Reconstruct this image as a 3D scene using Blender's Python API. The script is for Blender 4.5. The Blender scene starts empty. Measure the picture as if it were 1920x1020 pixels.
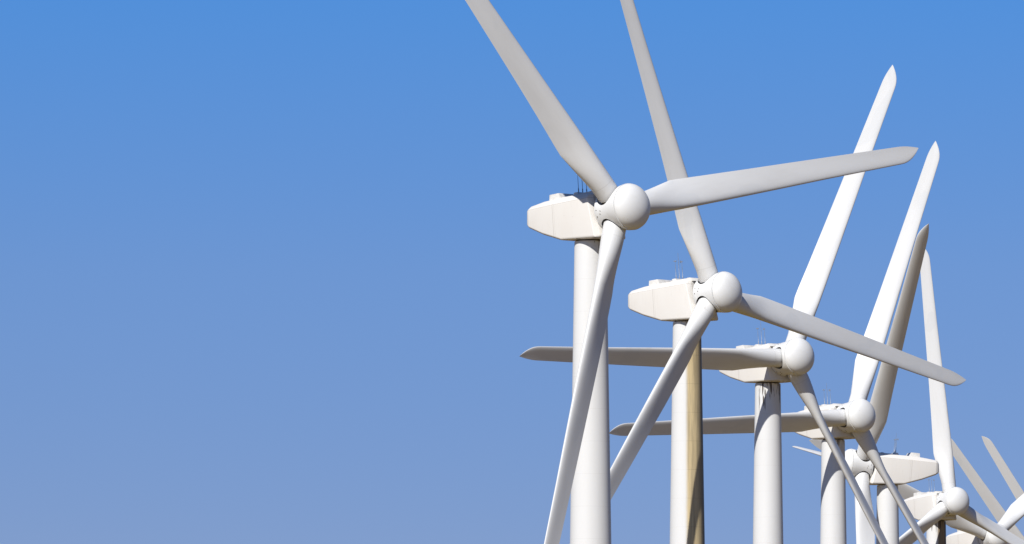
import bpy, bmesh, math, random
from mathutils import Matrix, Vector
rad, sin, cos, PI = math.radians, math.sin, math.cos, math.pi
random.seed(7)
sc = bpy.context.scene
COL = sc.collection

# ------------------------------------------------------------------ camera
PITCH, FPX, CAM_Z = rad(4.0), 20000.0, 1.7          # focal length in pixels of the 1920 px wide photograph
cam = bpy.data.cameras.new("camera")
cam.sensor_width = 36.0
cam.lens = 36.0 * FPX / 1920.0
cam.clip_start, cam.clip_end = 1.0, 60000.0
camo = bpy.data.objects.new("camera", cam)
camo.location = (0, 0, CAM_Z)
camo.rotation_euler = (PI / 2 + PITCH, 0, 0)
COL.objects.link(camo)
sc.camera = camo

# ------------------------------------------------------------------ sky, sun, exposure
SUN_EL, SUN_AZ = rad(41), rad(206.6)                   # azimuth clockwise from +Y: over the viewer's left shoulder
world = bpy.data.worlds.new("World")
sc.world = world
world.use_nodes = True
nt = world.node_tree
N, L = nt.nodes, nt.links
bg = N['Background']


def wmath(op, a, b=None, c=None):
    n = N.new('ShaderNodeMath'); n.operation = op
    for i, v in enumerate((a, b, c)):
        if v is None: continue
        if isinstance(v, (int, float)): n.inputs[i].default_value = v
        else: L.new(v, n.inputs[i])
    return n.outputs[0]


tc = N.new('ShaderNodeTexCoord')
sep = N.new('ShaderNodeSeparateXYZ'); L.new(tc.outputs['Generated'], sep.inputs[0])
elev = wmath('ARCSINE', sep.outputs[2])              # radians above the horizon
# clear dry air: the pale band at the horizon is thin, so the blue starts lower than the stock sky has it
k = wmath('EXPONENT', wmath('MULTIPLY', wmath('MAXIMUM', elev, 0.0), -1 / rad(3)))
lift = wmath('MULTIPLY', wmath('SUBTRACT', 1.0, k), rad(12))
e2 = wmath('MINIMUM', wmath('ADD', elev, lift), rad(89.5))
az = wmath('ARCTAN2', sep.outputs[1], sep.outputs[0])
ce = wmath('COSINE', e2)
cmb = N.new('ShaderNodeCombineXYZ')
L.new(wmath('MULTIPLY', ce, wmath('COSINE', az)), cmb.inputs[0])
L.new(wmath('MULTIPLY', ce, wmath('SINE', az)), cmb.inputs[1])
L.new(wmath('SINE', e2), cmb.inputs[2])
sky = N.new('ShaderNodeTexSky'); sky.sky_type = 'NISHITA'; sky.sun_disc = False
sky.sun_elevation, sky.sun_rotation = SUN_EL, SUN_AZ
sky.air_density, sky.dust_density, sky.ozone_density, sky.altitude = 1.0, 0.3, 3.0, 500
L.new(cmb.outputs[0], sky.inputs[0])
ramp = N.new('ShaderNodeValToRGB')                   # colour balance of the sky by elevation, 0 to 10 degrees
L.new(wmath('DIVIDE', elev, rad(10)), ramp.inputs[0])
SKY_STOPS = [(0.0, (.27, .30, .38)), (.254, (.492, .475, .572)), (.40, (.46, .547, .708)),
             (.546, (.31, .585, .865)), (1.0, (.17, .30, .46))]
cr = ramp.color_ramp
while len(cr.elements) < len(SKY_STOPS): cr.elements.new(0.5)
for el, (p, c) in zip(cr.elements, SKY_STOPS):
    el.position = p; el.color = (*c, 1)
mul = N.new('ShaderNodeMixRGB'); mul.blend_type = 'MULTIPLY'; mul.inputs[0].default_value = 1
L.new(sky.outputs[0], mul.inputs[1]); L.new(ramp.outputs[0], mul.inputs[2])
L.new(mul.outputs[0], bg.inputs[0])
bg.inputs[1].default_value = 0.15

sun = bpy.data.lights.new("sun", 'SUN')
sun.energy, sun.angle, sun.color = 4.5, rad(0.53), (1.0, 0.965, 0.915)
suno = bpy.data.objects.new("sun", sun)
sd = Vector((sin(SUN_AZ) * cos(SUN_EL), cos(SUN_AZ) * cos(SUN_EL), sin(SUN_EL)))
suno.rotation_euler = sd.to_track_quat('Z', 'Y').to_euler()
suno.location = (-60, 300, 200)
COL.objects.link(suno)
sc.view_settings.view_transform = 'Standard'
sc.view_settings.look = 'None'
sc.view_settings.exposure = 0.0
sc.view_settings.gamma = 1.0

# ------------------------------------------------------------------ material helpers


class Mat:
    def __init__(s, name, rough=.45, spec=.35):
        s.m = bpy.data.materials.new(name); s.m.use_nodes = True
        s.t = s.m.node_tree; s.n, s.l = s.t.nodes, s.t.links
        s.b = s.n['Principled BSDF']
        s.b.inputs['Roughness'].default_value = rough
        s.b.inputs['Specular IOR Level'].default_value = spec
        s.tc = s.n.new('ShaderNodeTexCoord')
        s.xyz = s.n.new('ShaderNodeSeparateXYZ'); s.l.new(s.tc.outputs['Object'], s.xyz.inputs[0])
        s.X, s.Y, s.Z = s.xyz.outputs
        s.info = s.n.new('ShaderNodeObjectInfo')
        s.R = s.info.outputs['Random']

    def put(s, sock, v):
        if isinstance(v, (int, float)): sock.default_value = v
        elif isinstance(v, tuple): sock.default_value = (*v, 1) if len(v) == 3 else v
        else: s.l.new(v, sock)

    def math(s, op, *a):
        n = s.n.new('ShaderNodeMath'); n.operation = op
        for i, v in enumerate(a): s.put(n.inputs[i], v)
        return n.outputs[0]

    def step(s, v, a, b, lo=0., hi=1.):
        n = s.n.new('ShaderNodeMapRange'); n.interpolation_type = 'SMOOTHSTEP'
        s.put(n.inputs[0], v); s.put(n.inputs[1], a); s.put(n.inputs[2], b); s.put(n.inputs[3], lo); s.put(n.inputs[4], hi)
        return n.outputs[0]

    def vec(s, x, y, z):
        n = s.n.new('ShaderNodeCombineXYZ')
        for i, v in enumerate((x, y, z)): s.put(n.inputs[i], v)
        return n.outputs[0]

    def noise(s, scale, stretch=(1, 1, 1), detail=4, rough=.55, vec=None, off=True):
        mp = s.n.new('ShaderNodeMapping'); s.put(mp.inputs[0], vec if vec is not None else s.tc.outputs['Object'])
        mp.inputs['Scale'].default_value = stretch
        if off:                                       # every copy gets its own patch of the pattern
            s.l.new(s.vec(s.math('MULTIPLY', s.R, 37.0), s.math('MULTIPLY', s.R, 91.0), s.math('MULTIPLY', s.R, 53.0)), mp.inputs['Location'])
        n = s.n.new('ShaderNodeTexNoise'); s.l.new(mp.outputs[0], n.inputs['Vector'])
        n.inputs['Scale'].default_value = scale; n.inputs['Detail'].default_value = detail; n.inputs['Roughness'].default_value = rough
        return n.outputs[0]

    def mix(s, f, a, b, blend='MIX'):
        n = s.n.new('ShaderNodeMixRGB'); n.blend_type = blend
        s.put(n.inputs[0], f); s.put(n.inputs[1], a); s.put(n.inputs[2], b)
        return n.outputs[0]

    def band(s, v, at, w):                            # 1 in a narrow line around v = at
        return s.math('LESS_THAN', s.math('ABSOLUTE', s.math('SUBTRACT', v, at)), w)

    def done(s, col, bump=None, bstr=.1, bdist=.02):
        s.put(s.b.inputs['Base Color'], col)
        if bump is not None:
            n = s.n.new('ShaderNodeBump'); n.inputs['Strength'].default_value = bstr; n.inputs['Distance'].default_value = bdist
            s.l.new(bump, n.inputs['Height']); s.l.new(n.outputs[0], s.b.inputs['Normal'])
        return s.m


WHITE, GREY = (.80, .80, .785), (.63, .62, .595)
CREAM, CREAM_D = (.83, .80, .745), (.60, .55, .47)


def blade_paint():
    M = Mat('blade_gelcoat', .42)
    n1 = M.noise(.6, (1, 1, .25), 5); n2 = M.noise(5, (1, 1, .15), 4)
    d = M.math('MULTIPLY', M.step(n1, .45, .75), .30)
    d = M.math('ADD', d, M.math('MULTIPLY', M.step(n2, .5, .8), .12))
    c = M.mix(d, WHITE, GREY)
    ring = M.math('MULTIPLY', M.band(M.Z, 1.72, .022), .18)                 # joint ring by the root
    c = M.mix(ring, c, (.40, .38, .34))
    grease = M.math('MULTIPLY', M.step(M.Z, 2.6, .9), M.step(M.noise(3.5, (1, 1, .5), 4), .58, .78))
    c = M.mix(M.math('MULTIPLY', grease, .45), c, (.42, .36, .26))
    wear = M.math('MULTIPLY', M.step(M.Y, .30, .56), M.step(M.Z, 5, 9))
    wear = M.math('MULTIPLY', wear, M.step(M.noise(2.4, (1, 1, .35), 5), .46, .70))
    c = M.mix(M.math('MULTIPLY', wear, .35), c, (.50, .47, .42))
    patch = M.step(M.noise(.55, (1, 1, .6), 1), .63, .66)                    # repair patches in a slightly different white
    c = M.mix(M.math('MULTIPLY', patch, .35), c, (.70, .715, .72))
    M.put(M.b.inputs['Roughness'], M.step(n1, .3, .7, .34, .52))
    return M.done(c, n2, .05)


def cover_paint(name):
    M = Mat(name, .40)
    n1 = M.noise(1.6, (1, 1, 1), 5); n2 = M.noise(9, (1, 1, 1), 3)
    c = M.mix(M.math('MULTIPLY', M.step(n1, .45, .8), .30), (.85, .85, .83), (.70, .69, .66))
    spots = M.step(n2, .70, .76)
    c = M.mix(M.math('MULTIPLY', spots, .5), c, (.45, .40, .33))
    return M.done(c, n1, .04)


def nacelle_paint():
    M = Mat('nacelle_shell', .5)
    n1 = M.noise(.9, (1, 1, .5), 5); n2 = M.noise(4, (2.2, 2.2, .25), 4); n3 = M.noise(11, (1, 1, 1), 2)
    c = M.mix(M.math('MULTIPLY', M.step(n1, .4, .8), .35), CREAM, (.79, .735, .67))
    c = M.mix(M.math('MULTIPLY', M.step(n2, .55, .85), .22), c, CREAM_D)
    seam = M.math('MAXIMUM', M.band(M.X, -3.95, .014), M.math('MULTIPLY', M.band(M.X, -3.83, .010), .6))
    seam = M.math('MAXIMUM', seam, M.band(M.Z, .745, .013))
    seam = M.math('MULTIPLY', seam, M.math('LESS_THAN', M.Z, .80))
    c = M.mix(M.math('MULTIPLY', seam, .55), c, (.36, .32, .27))
    c = M.mix(M.math('MULTIPLY', M.step(n3, .73, .77), .45), c, (.42, .36, .30))
    low = M.math('MULTIPLY', M.step(M.math('SUBTRACT', M.Z, M.math('MULTIPLY', M.X, -.087)), -1.48, -1.57), M.step(M.noise(3, (1, 1, 1), 3), .42, .6))
    c = M.mix(M.math('MULTIPLY', low, .75), c, (.12, .085, .055))           # oil along the bottom edge
    return M.done(c, n1, .04)


def tower_paint(name, a0=None, a1=None, reach=0., tone=(.46, .36, .19), oil=.85, run=1.7, lo=.40, near=-.1):
    """White tower; oil streaks under the nacelle; a0..a1 (degrees about the tower) is a brown weathered strip, its right side darkened partly as painted shade."""
    M = Mat(name, .48)
    n1 = M.noise(.7, (1, 1, .12), 5); n2 = M.noise(6, (1, 1, .05), 4)
    c = M.mix(M.math('MULTIPLY', M.step(n1, .45, .8), .22), WHITE, (.66, .65, .61))
    c = M.mix(M.math('MULTIPLY', M.step(n2, .55, .9), .10), c, GREY)
    plate = M.math('FRACT', M.math('DIVIDE', M.Z, 1.75))                     # weld lines between rolled plates
    weld = M.math('LESS_THAN', plate, .010)
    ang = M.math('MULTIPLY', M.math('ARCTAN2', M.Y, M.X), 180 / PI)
    c = M.mix(M.math('MULTIPLY', weld, .14), c, (.35, .32, .27))
    if a0 is not None:
        edge = M.math('ADD', ang, M.math('MULTIPLY', M.math('SUBTRACT', M.noise(1.2, (.1, .1, 1), 3), .5), 4.0))
        strip = M.math('MULTIPLY', M.step(edge, a0 - 6, a0 + 9), M.step(edge, a1 + 8, a1))
        if reach: strip = M.math('MULTIPLY', strip, M.step(M.Z, -reach - 2, -reach + 1))
        streak = M.noise(5, (1, 1, .06), 5, .65)
        sc_ = M.mix(M.step(streak, .35, .70), tuple(v * 1.5 for v in tone), tuple(v * .9 for v in tone))
        sc_ = M.mix(M.step(ang, a0 + 36, a0 + 76), sc_, tuple(v * .28 for v in tone))  # right side painted darker: part oil, part blade shadow put into the colour
        sc_ = M.mix(M.math('MULTIPLY', weld, .42), sc_, (.10, .07, .03))
        c = M.mix(M.math('MULTIPLY', strip, .93), c, sc_)
    drip_len = M.math('MULTIPLY', M.step(M.noise(4.2, (1, 1, 0.0), 3, .65), .36, .70), run)
    drip = M.step(M.math('ADD', M.Z, M.math('ADD', drip_len, 1.24)), -.05, .12)
    drip = M.math('MULTIPLY', drip, M.math('MULTIPLY', M.step(M.noise(9, (1, 1, .1), 3), lo, lo + .10), M.step(M.X, near, near + .40)))
    c = M.mix(M.math('MULTIPLY', drip, oil), c, (.07, .045, .025))
    return M.done(c, n2, .03)


def plain(name, c, c2, rough=.5, metal=0., scale=4):
    M = Mat(name, rough)
    M.b.inputs['Metallic'].default_value = metal
    n = M.noise(scale, (1, 1, 1), 4)
    return M.done(M.mix(M.step(n, .4, .7), c, c2), n, .1)


def ground_mat():
    M = Mat('desert_ground', .95, .2)
    a = M.noise(.002, detail=6, off=False); b = M.noise(.05, detail=6, off=False); d = M.noise(1.5, detail=5, off=False)
    c = M.mix(M.step(a, .35, .65), (.21, .135, .030), (.17, .108, .022))
    c = M.mix(M.math('MULTIPLY', M.step(b, .5, .66), .55), c, (.15, .12, .05))
    c = M.mix(M.math('MULTIPLY', M.step(d, .45, .7), .3), c, (.22, .15, .06))
    return M.done(c, d, .5, .1)


m_blade, m_nac = blade_paint(), nacelle_paint()
m_shell, m_nose = cover_paint('hub_cover_paint'), cover_paint('nose_cone_paint')
m_bolt = plain('bolt_steel', (.30, .28, .25), (.42, .39, .36), .5, .5, 20)
m_core = plain('hub_casting', (.045, .035, .03), (.09, .07, .055), .6)
m_roof = plain('roof_box_paint', (.76, .745, .71), (.64, .62, .57), .5)
m_mast = plain('mast_metal', (.26, .29, .34), (.36, .39, .43), .4, .3, 12)
m_ring = plain('yaw_ring_steel', (.05, .04, .03), (.11, .08, .05), .55)
m_tower = tower_paint('tower_paint', oil=.35, run=.5, lo=.5, near=.2)
m_ground = ground_mat()

# ------------------------------------------------------------------ ground


def mesh_from(bm, name, mat, sharp=32):
    bmesh.ops.recalc_face_normals(bm, faces=bm.faces)
    me = bpy.data.meshes.new(name); bm.to_mesh(me); bm.free()
    me.materials.append(mat)
    for p in me.polygons: p.use_smooth = True
    me.set_sharp_from_angle(angle=rad(sharp))
    return me


bm = bmesh.new()
GX = [-20000, -8000, -3000, -1200, -600, -300, -150, -75, 0, 75, 150, 300, 600, 1200, 3000, 8000, 20000]
GY = [-3000, -1000, -300, -100, 0, 100, 200, 300, 400, 500, 600, 700, 800, 900, 1000, 1100, 1300, 1600, 2200, 4000, 9000, 20000, 40000]
gv = [[bm.verts.new((x, y, .5 * sin(x * .013 + y * .007) * cos(y * .011) if abs(y) > 50 and abs(x) < 2000 else 0)) for x in GX] for y in GY]
for j in range(len(GY) - 1):
    for i in range(len(GX) - 1):
        bm.faces.new((gv[j][i], gv[j][i + 1], gv[j + 1][i + 1], gv[j + 1][i]))
ground = bpy.data.objects.new('ground', mesh_from(bm, 'ground', m_ground, 60)); COL.objects.link(ground)
ground['kind'] = 'structure'

# ------------------------------------------------------------------ turbine meshes (metres; rotor centre = origin unless noted)


def loft(bm, rings, cap0=True, cap1=True):
    vs = [[bm.verts.new(p) for p in r] for r in rings]
    n = len(vs[0])
    for a, b in zip(vs, vs[1:]):
        for i in range(n):
            bm.faces.new((a[i], a[(i + 1) % n], b[(i + 1) % n], b[i]))
    if cap0: bm.faces.new(vs[0][::-1])
    if cap1: bm.faces.new(vs[-1])
    return vs


def ring_x(x, r, n=64): return [(x, r * cos(2 * PI * i / n), r * sin(2 * PI * i / n)) for i in range(n)]
def ring_z(z, r, n=64, cx=0, cy=0): return [(cx + r * cos(2 * PI * i / n), cy + r * sin(2 * PI * i / n), z) for i in range(n)]


R_BLADE, ROOT = 23.5, .63


def smooth(a, b, x):
    t = min(1, max(0, (x - a) / (b - a))); return t * t * (3 - 2 * t)


def lerp_tab(tab, x):
    for (x0, y0), (x1, y1) in zip(tab, tab[1:]):
        if x <= x1: return y0 + (y1 - y0) * (x - x0) / (x1 - x0)
    return tab[-1][1]


def make_blade():
    bm = bmesh.new()
    st = [.93, .97, 1.2, 1.7, 2.1, 2.5, 2.9, 3.3, 3.7, 4.1, 4.35, 4.45, 4.55, 5.2, 6, 7, 8.5, 10, 12, 14, 16, 18, 19.5, 21, 21.9]
    st += [21.9 + 1.6 * u for u in (.15, .3, .45, .58, .7, .8, .88, .94, .98, 1.0)]
    NP = 44
    chord_t = [(0, 1.74), (4.5, 1.74), (7, 1.60), (10, 1.46), (16, 1.20), (22.1, .98), (24, .92)]
    twist_t = [(0, 22), (2, 20), (4.5, 15.5), (7, 10.5), (9, 7.7), (14, 4), (24, 0)]
    lead_t = [(0, .63), (4.5, .64), (10, .56), (16, .46), (22.1, .40), (24, .38)]
    thick_t = [(0, .34), (4.5, .32), (7, .26), (12, .21), (18, .17), (24, .13)]
    rings = []
    for r in st:
        c, o, th = lerp_tab(chord_t, r), lerp_tab(lead_t, r), lerp_tab(thick_t, r)
        le, te = o, o - c
        u = max(0, (r - 21.9) / 1.6)
        le, te = le - .74 * c * u ** 2.3, te + .24 * c * u ** 1.9
        cc = max(le - te, .02)
        bl = smooth(1.3, 5.2, r)
        # the trailing edge opens out almost straight to a blunt corner, the rest of the skin follows smoothly
        blt = .25 * bl + .75 * min(1, max(0, (r - 1.6) / 2.9))
        tw = rad(lerp_tab(twist_t, r))
        ring = []
        for i in range(NP):
            a = 2 * PI * i / NP
            x = .5 * (1 + cos(a))                         # 1 = leading edge
            xx = 1 - x
            yt = 5 * th * (.2969 * math.sqrt(max(xx, 0)) - .126 * xx - .3516 * xx ** 2 + .2843 * xx ** 3 - .1030 * xx ** 4)
            cam_ = .035 * 4 * xx * (1 - xx)
            s = 1 if sin(a) >= 0 else -1
            ay = te + cc * x
            ax = (-cam_ + s * yt) * cc                    # +X side = pressure (upwind) side
            px, py = ROOT * sin(a), ROOT * cos(a)
            wt = max(0, -cos(a)) ** 2
            b_ = bl + (blt - bl) * wt
            X, Y = px + (ax - px) * bl, py + (ay - py) * b_
            # twist turns the leading edge upwind towards the root
            ring.append((X * cos(tw) + Y * sin(tw), -X * sin(tw) + Y * cos(tw), r))
        rings.append(ring)
    rings.insert(0, [(x * .93, y * .93, .90) for x, y, z in rings[0]])
    loft(bm, rings)
    return mesh_from(bm, 'blade', m_blade, 50)


def make_tower(mat, name):
    bm = bmesh.new()
    prof = [(-48.0, .80 + .0155 * 46.6), (-1.53, .865), (-1.47, .862), (-1.43, .84), (-1.41, .78)]
    zs = [(-48 + (46.47) * i / 20) for i in range(20)]
    rings = [ring_z(z, .865 + .0155 * (-1.62 - z), 96) for z in zs] + [ring_z(z, r, 96) for z, r in prof[1:]]
    loft(bm, rings)
    return mesh_from(bm, name, mat, 40)


def make_yaw_ring():
    bm = bmesh.new(); loft(bm, [ring_z(-1.43, .76, 64), ring_z(-1.02, .76, 64)])
    return mesh_from(bm, 'yaw_ring', m_ring, 40)


def make_nacelle():
    bm = bmesh.new()
    def sec(xb, xt, w, zb, zc, zr, wr, wb):
        # xb = station at the bottom edge, xt = at the roof
        def X(z): return xb + (xt - xb) * (z - zb) / (zr - zb)
        half = [(wb, zb), (w, zb + .09), (w, zc), (wr, zr)]
        pts = [(y, z) for y, z in half] + [(-y, z) for y, z in half[::-1]]
        return [(X(z), y, z) for y, z in pts]
    rings = [sec(-.66, -1.12, .80, -1.40, .70, .93, .74, .74),
             sec(-.78, -1.24, 1.17, -1.48, .75, 1.00, .92, 1.10),
             sec(-2.2, -2.3, 1.19, -1.36, .76, 1.07, .92, 1.12),
             sec(-3.45, -3.45, 1.19, -1.25, .76, 1.10, .90, 1.12),
             sec(-4.9, -4.9, 1.16, -.74, .76, 1.07, .86, 1.04),
             sec(-6.05, -6.0, 1.06, -.24, .76, .97, .80, .92),
             sec(-6.26, -6.17, .96, -.10, .74, .92, .74, .84),
             sec(-6.36, -6.27, .84, .02, .66, .82, .64, .72)]
    loft(bm, rings)
    bmesh.ops.recalc_face_normals(bm, faces=bm.faces)
    eds = [e for e in bm.edges if e.calc_face_angle(0) > rad(12)]
    bmesh.ops.bevel(bm, geom=eds, offset=.055, segments=3, profile=.6, affect='EDGES')
    return mesh_from(bm, 'nacelle', m_nac, 26)


def box(bm, x0, x1, y0, y1, z0, z1, sx0=0, sx1=0, bev=.03):
    v = [bm.verts.new(p) for p in ((x0, y0, z0), (x1, y0, z0), (x1, y1, z0), (x0, y1, z0),
                                   (x0 + sx0, y0, z1), (x1 - sx1, y0, z1), (x1 - sx1, y1, z1), (x0 + sx0, y1, z1))]
    fs = [bm.faces.new([v[i] for i in q]) for q in ((3, 2, 1, 0), (4, 5, 6, 7), (0, 1, 5, 4), (1, 2, 6, 5), (2, 3, 7, 6), (3, 0, 4, 7))]
    es = list({e for f in fs for e in f.edges})
    bmesh.ops.bevel(bm, geom=es, offset=bev, segments=2, profile=.6, affect='EDGES')


def make_hatch():
    bm = bmesh.new(); box(bm, -4.72, -3.72, -.66, .66, .98, 1.42, .06, .22)
    return mesh_from(bm, 'roof_hatch', m_roof, 30)


def make_vent():
    bm = bmesh.new()
    box(bm, -3.05, -.95, -.70, .70, .92, 1.15, .22, .25)
    box(bm, -2.98, -2.48, -.52, .52, 1.10, 1.29, .12, .12, .02)
    box(bm, -1.75, -1.45, -.45, .45, 1.10, 1.21, .06, .06, .02)
    return mesh_from(bm, 'roof_duct', m_roof, 30)


def make_mast(kind):
    bm = bmesh.new()
    h = {'rod': 1.62, 'cups': 1.05, 'vane': 1.05}[kind]
    loft(bm, [ring_z(1.28, .030, 10), ring_z(1.5, .030, 10), ring_z(1.52, .016, 10), ring_z(1.3 + h * .6, .015, 10), ring_z(1.3 + h, .008, 10)])
    t = 1.3 + h
    if kind == 'cups':
        loft(bm, [ring_z(t - .02, .03, 10), ring_z(t + .06, .03, 10)])
        for i in range(3):
            a = 2 * PI * i / 3
            M = Matrix.Translation((.07 * cos(a), .07 * sin(a), t + .04))
            bmesh.ops.create_uvsphere(bm, u_segments=10, v_segments=6, radius=.035, matrix=M)
            loft(bm, [[(x, y, t + .04 + q) for x, y in ((0, -.006), (0, .006))] + [(.07 * cos(a), .07 * sin(a) + .006, t + .04 + q), (.07 * cos(a), .07 * sin(a) - .006, t + .04 + q)] for q in (-.006, .006)])
    if kind == 'vane':
        loft(bm, [ring_z(t - .02, .028, 10), ring_z(t + .08, .028, 10)])
        box(bm, -.13, .09, -.008, .008, t + .03, t + .055, bev=.002)
        box(bm, -.15, -.07, -.006, .006, t - .03, t + .12, .03, .0, .002)
    return mesh_from(bm, 'wind_mast', m_mast, 40)


SHELL = [(-.75, 1.09), (-.70, 1.115), (-.5, 1.12), (-.2, 1.125), (.1, 1.15), (.4, 1.19), (.7, 1.24), (.85, 1.26), (.98, 1.27)]


def make_shell():
    bm = bmesh.new()
    out = [ring_x(x, r, 96) for x, r in SHELL]
    inn = [ring_x(x, r - .055, 96) for x, r in SHELL[::-1]]
    vs = loft(bm, out + inn, False, False)
    for i in range(96):                                  # close the rear rim
        bm.faces.new((vs[-1][i], vs[-1][(i + 1) % 96], vs[0][(i + 1) % 96], vs[0][i]))
    me = mesh_from(bm, 'hub_shell_solid', m_shell)
    o = bpy.data.objects.new('hub_shell_solid', me); COL.objects.link(o)
    cut = bmesh.new()
    for k in range(3):
        a = 2 * PI * k / 3
        b2 = bmesh.new(); loft(b2, [ring_z(.25, .74, 64), ring_z(2.2, .74, 64)])
        bmesh.ops.recalc_face_normals(b2, faces=b2.faces)
        b2.transform(Matrix.Rotation(-a, 4, 'X'))
        t = bpy.data.meshes.new('t'); b2.to_mesh(t); b2.free(); cut.from_mesh(t); bpy.data.meshes.remove(t)
    cme = bpy.data.meshes.new('hub_shell_cutter'); cut.to_mesh(cme); cut.free()
    c = bpy.data.objects.new('hub_shell_cutter', cme); COL.objects.link(c)
    md = o.modifiers.new('cut', 'BOOLEAN'); md.object = c; md.operation = 'DIFFERENCE'; md.solver = 'EXACT'; md.use_self = True
    dg = bpy.context.evaluated_depsgraph_get()
    res = bpy.data.meshes.new_from_object(o.evaluated_get(dg))
    res.name = 'hub_shell'
    bpy.data.objects.remove(o); bpy.data.objects.remove(c)
    res.materials.clear(); res.materials.append(m_shell)
    for p in res.polygons: p.use_smooth = True; p.material_index = 0
    b3 = bmesh.new(); b3.from_mesh(res)
    n0 = len(b3.faces)
    for k in range(3):                                   # bolt heads on the three lobes between the blades
        for bx, da in ((-.56, -9), (-.56, 9), (-.30, -3), (-.25, 5)):
            a = 2 * PI * (k + .5) / 3 + rad(da)
            M = Matrix.Rotation(-a, 4, 'X') @ Matrix.Translation((bx, 0, 1.118 + max(0, bx + .2) * .1))
            b4 = bmesh.new(); loft(b4, [ring_z(0, .030, 10), ring_z(.025, .030, 10), ring_z(.035, .020, 10)])
            bmesh.ops.recalc_face_normals(b4, faces=b4.faces)
            b4.transform(M)
            t = bpy.data.meshes.new('t'); b4.to_mesh(t); b4.free(); b3.from_mesh(t); bpy.data.meshes.remove(t)
    b3.faces.ensure_lookup_table()
    for f in b3.faces[n0:]: f.material_index = 1
    b3.to_mesh(res); b3.free(); res.materials.append(m_bolt)
    res.set_sharp_from_angle(angle=rad(30))
    return res


def make_nose():
    bm = bmesh.new()
    x0, r0, d = 1.02, 1.245, .74
    rings = [ring_x(.87, 1.10, 96), ring_x(.94, 1.16, 96), ring_x(.995, 1.215, 96), ring_x(1.003, 1.238, 96), ring_x(x0, r0, 96)]
    for i in range(1, 26):
        t = i / 26 * PI / 2
        rings.append(ring_x(x0 + d * sin(t) ** 1.12, r0 * cos(t) ** .96, 96))
    vs = loft(bm, rings, True, False)
    tip = bm.verts.new((x0 + d, 0, 0))
    for i in range(96): bm.faces.new((vs[-1][i], vs[-1][(i + 1) % 96], tip))
    return mesh_from(bm, 'nose_cone', m_nose, 40)


def make_core():
    bm = bmesh.new()
    loft(bm, [ring_x(-1.0, .50, 48), ring_x(-.55, .52, 48), ring_x(-.5, .70, 48), ring_x(.5, .70, 48), ring_x(.72, .55, 48)])
    for k in range(3):
        b2 = bmesh.new(); loft(b2, [ring_z(.2, .56, 48), ring_z(.89, .56, 48), ring_z(.91, .50, 48)])
        b2.transform(Matrix.Rotation(-2 * PI * k / 3, 4, 'X'))
        t = bpy.data.meshes.new('t'); b2.to_mesh(t); b2.free(); bm.from_mesh(t); bpy.data.meshes.remove(t)
    return mesh_from(bm, 'hub', m_core, 40)


ME = dict(blade=make_blade(), yaw=make_yaw_ring(), nac=make_nacelle(), hatch=make_hatch(), vent=make_vent(),
          rod=make_mast('rod'), cups=make_mast('cups'), vane=make_mast('vane'), shell=make_shell(), nose=make_nose(), core=make_core())
TOWER = {'clean': make_tower(m_tower, 'tower')}

# ------------------------------------------------------------------ turbines
TILT, OVERHANG = rad(5), 2.22
GROUP = 'white three-blade wind turbines standing in one row'


def place(px, py, D):
    r, f, u = Vector((1, 0, 0)), Vector((0, cos(PITCH), sin(PITCH))), Vector((0, -sin(PITCH), cos(PITCH)))
    return Vector((0, 0, CAM_Z)) + (f + r * ((px - 960) / FPX) + u * ((510 - py) / FPX)) * D


def part(name, me, parent, M=None):
    o = bpy.data.objects.new(name, me); COL.objects.link(o)
    o.parent = parent
    if M is not None: o.matrix_basis = M
    return o


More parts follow.
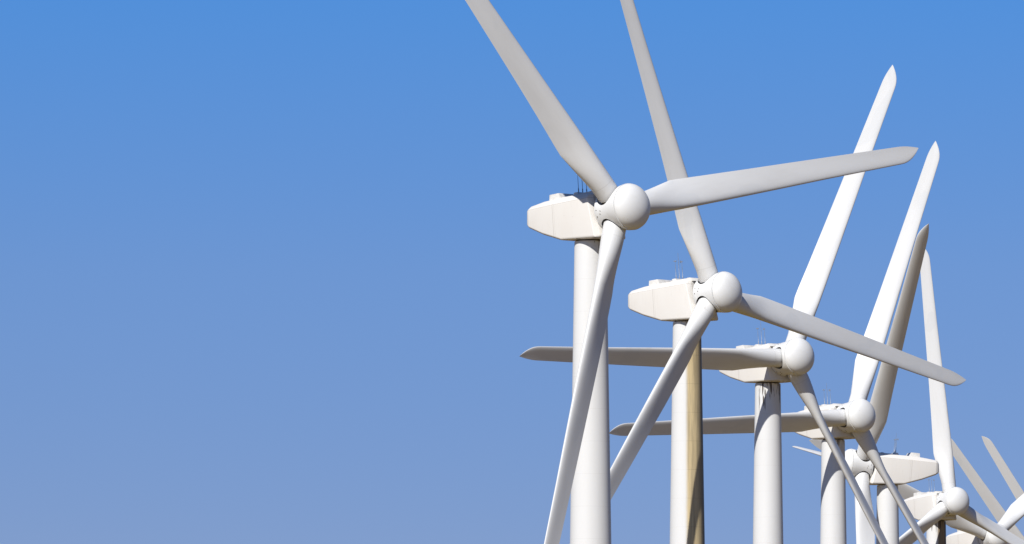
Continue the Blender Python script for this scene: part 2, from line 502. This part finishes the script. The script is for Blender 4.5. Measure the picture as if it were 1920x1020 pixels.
def turbine(px, py, D, yaw, phase, beta, label, tower='clean', masts=True):
    H = place(px, py, D)
    yaw, ph = rad(yaw), rad(phase)
    nh = Vector((cos(yaw), -sin(yaw), 0))
    base = H - nh * OVERHANG * cos(TILT)
    root = bpy.data.objects.new('wind_turbine', None); COL.objects.link(root)
    root.empty_display_size = 3
    root.location = (base.x, base.y, 0); root.rotation_euler = (0, 0, -yaw)
    root['label'], root['category'], root['group'] = label, 'wind turbine', GROUP
    axz = H.z - OVERHANG * sin(TILT)                     # height where the shaft line crosses the tower axis
    part('tower', TOWER[tower], root, Matrix.Translation((0, 0, axz)))
    rot = Matrix.Translation((OVERHANG * cos(TILT), 0, H.z)) @ Matrix.Rotation(-TILT, 4, 'Y')
    part('yaw_ring', ME['yaw'], root, Matrix.Translation((0, 0, axz)))
    nac = part('nacelle', ME['nac'], root, rot)
    part('roof_hatch', ME['hatch'], nac); part('roof_duct', ME['vent'], nac)
    for kind, y in (('cups', -.30), ('rod', 0), ('vane', .30)):
        part('wind_mast', ME[kind], nac, Matrix.Translation((-2.72, y, 0)))
    hub = part('hub', ME['core'], root, rot @ Matrix.Rotation(-ph, 4, 'X'))
    part('hub_shell', ME['shell'], hub); part('nose_cone', ME['nose'], hub)
    for k in range(3):
        part('blade', ME['blade'], root, rot @ Matrix.Rotation(-ph - 2 * PI * k / 3, 4, 'X') @ Matrix.Rotation(rad(-beta), 4, 'Z'))
    return root


def stain_angle(yaw, deg_right):                          # tower-local angle of a spot deg_right of the side facing the camera
    return -90 + deg_right + yaw


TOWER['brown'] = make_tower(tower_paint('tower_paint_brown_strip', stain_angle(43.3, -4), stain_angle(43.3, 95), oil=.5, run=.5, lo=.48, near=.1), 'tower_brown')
TOWER['streaked'] = make_tower(tower_paint('tower_paint_streaked', oil=.92, run=2.3, lo=.43), 'tower_streaked')
TOWER['spotted'] = make_tower(tower_paint('tower_paint_spotted', oil=.8, run=.9, lo=.45, near=.35), 'tower_spotted')
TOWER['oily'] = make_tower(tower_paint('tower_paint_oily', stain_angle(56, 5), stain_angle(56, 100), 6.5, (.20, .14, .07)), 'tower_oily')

turbine(1159.6, 392.3, 573.2, 47.6, -40.55, 2, 'nearest and largest white turbine, furthest left hub, lower blade crossing its own tower', 'spotted')
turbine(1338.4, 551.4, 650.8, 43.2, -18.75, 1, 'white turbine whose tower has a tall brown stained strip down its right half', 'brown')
turbine(1479.7, 671.6, 719.9, 50.7, 28.8, 25, 'white turbine with a level blade reaching left behind the two nearest towers', 'streaked')
turbine(1598.5, 782, 791, 51.2, 25.8, 25, 'white turbine with its hub just left of and above the nacelle that points right', 'spotted')
turbine(1614.7, 872.6, 867.2, 167.2, 36.8, 86, 'only turbine turned the other way, its cream nacelle tail pointing right')
turbine(1782.6, 941.9, 958.6, 56, -3.4, 18, 'white turbine with one nearly upright blade, low hub and oily brown tower top', 'oily')
turbine(1860, 1008, 1048, 54.9, -66.8, 20, 'distant turbine behind the oily tower, its white blade leaning to the right frame edge')
turbine(1983, 1112, 1190, 50, -42, 25, 'far turbine seen only as a beige blade leaning left, beside the nearly upright blade')
turbine(2029, 1113, 1270, 50, -37.6, 25, 'farthest turbine seen only as a thin pale blade leaning left, closest to the right edge')
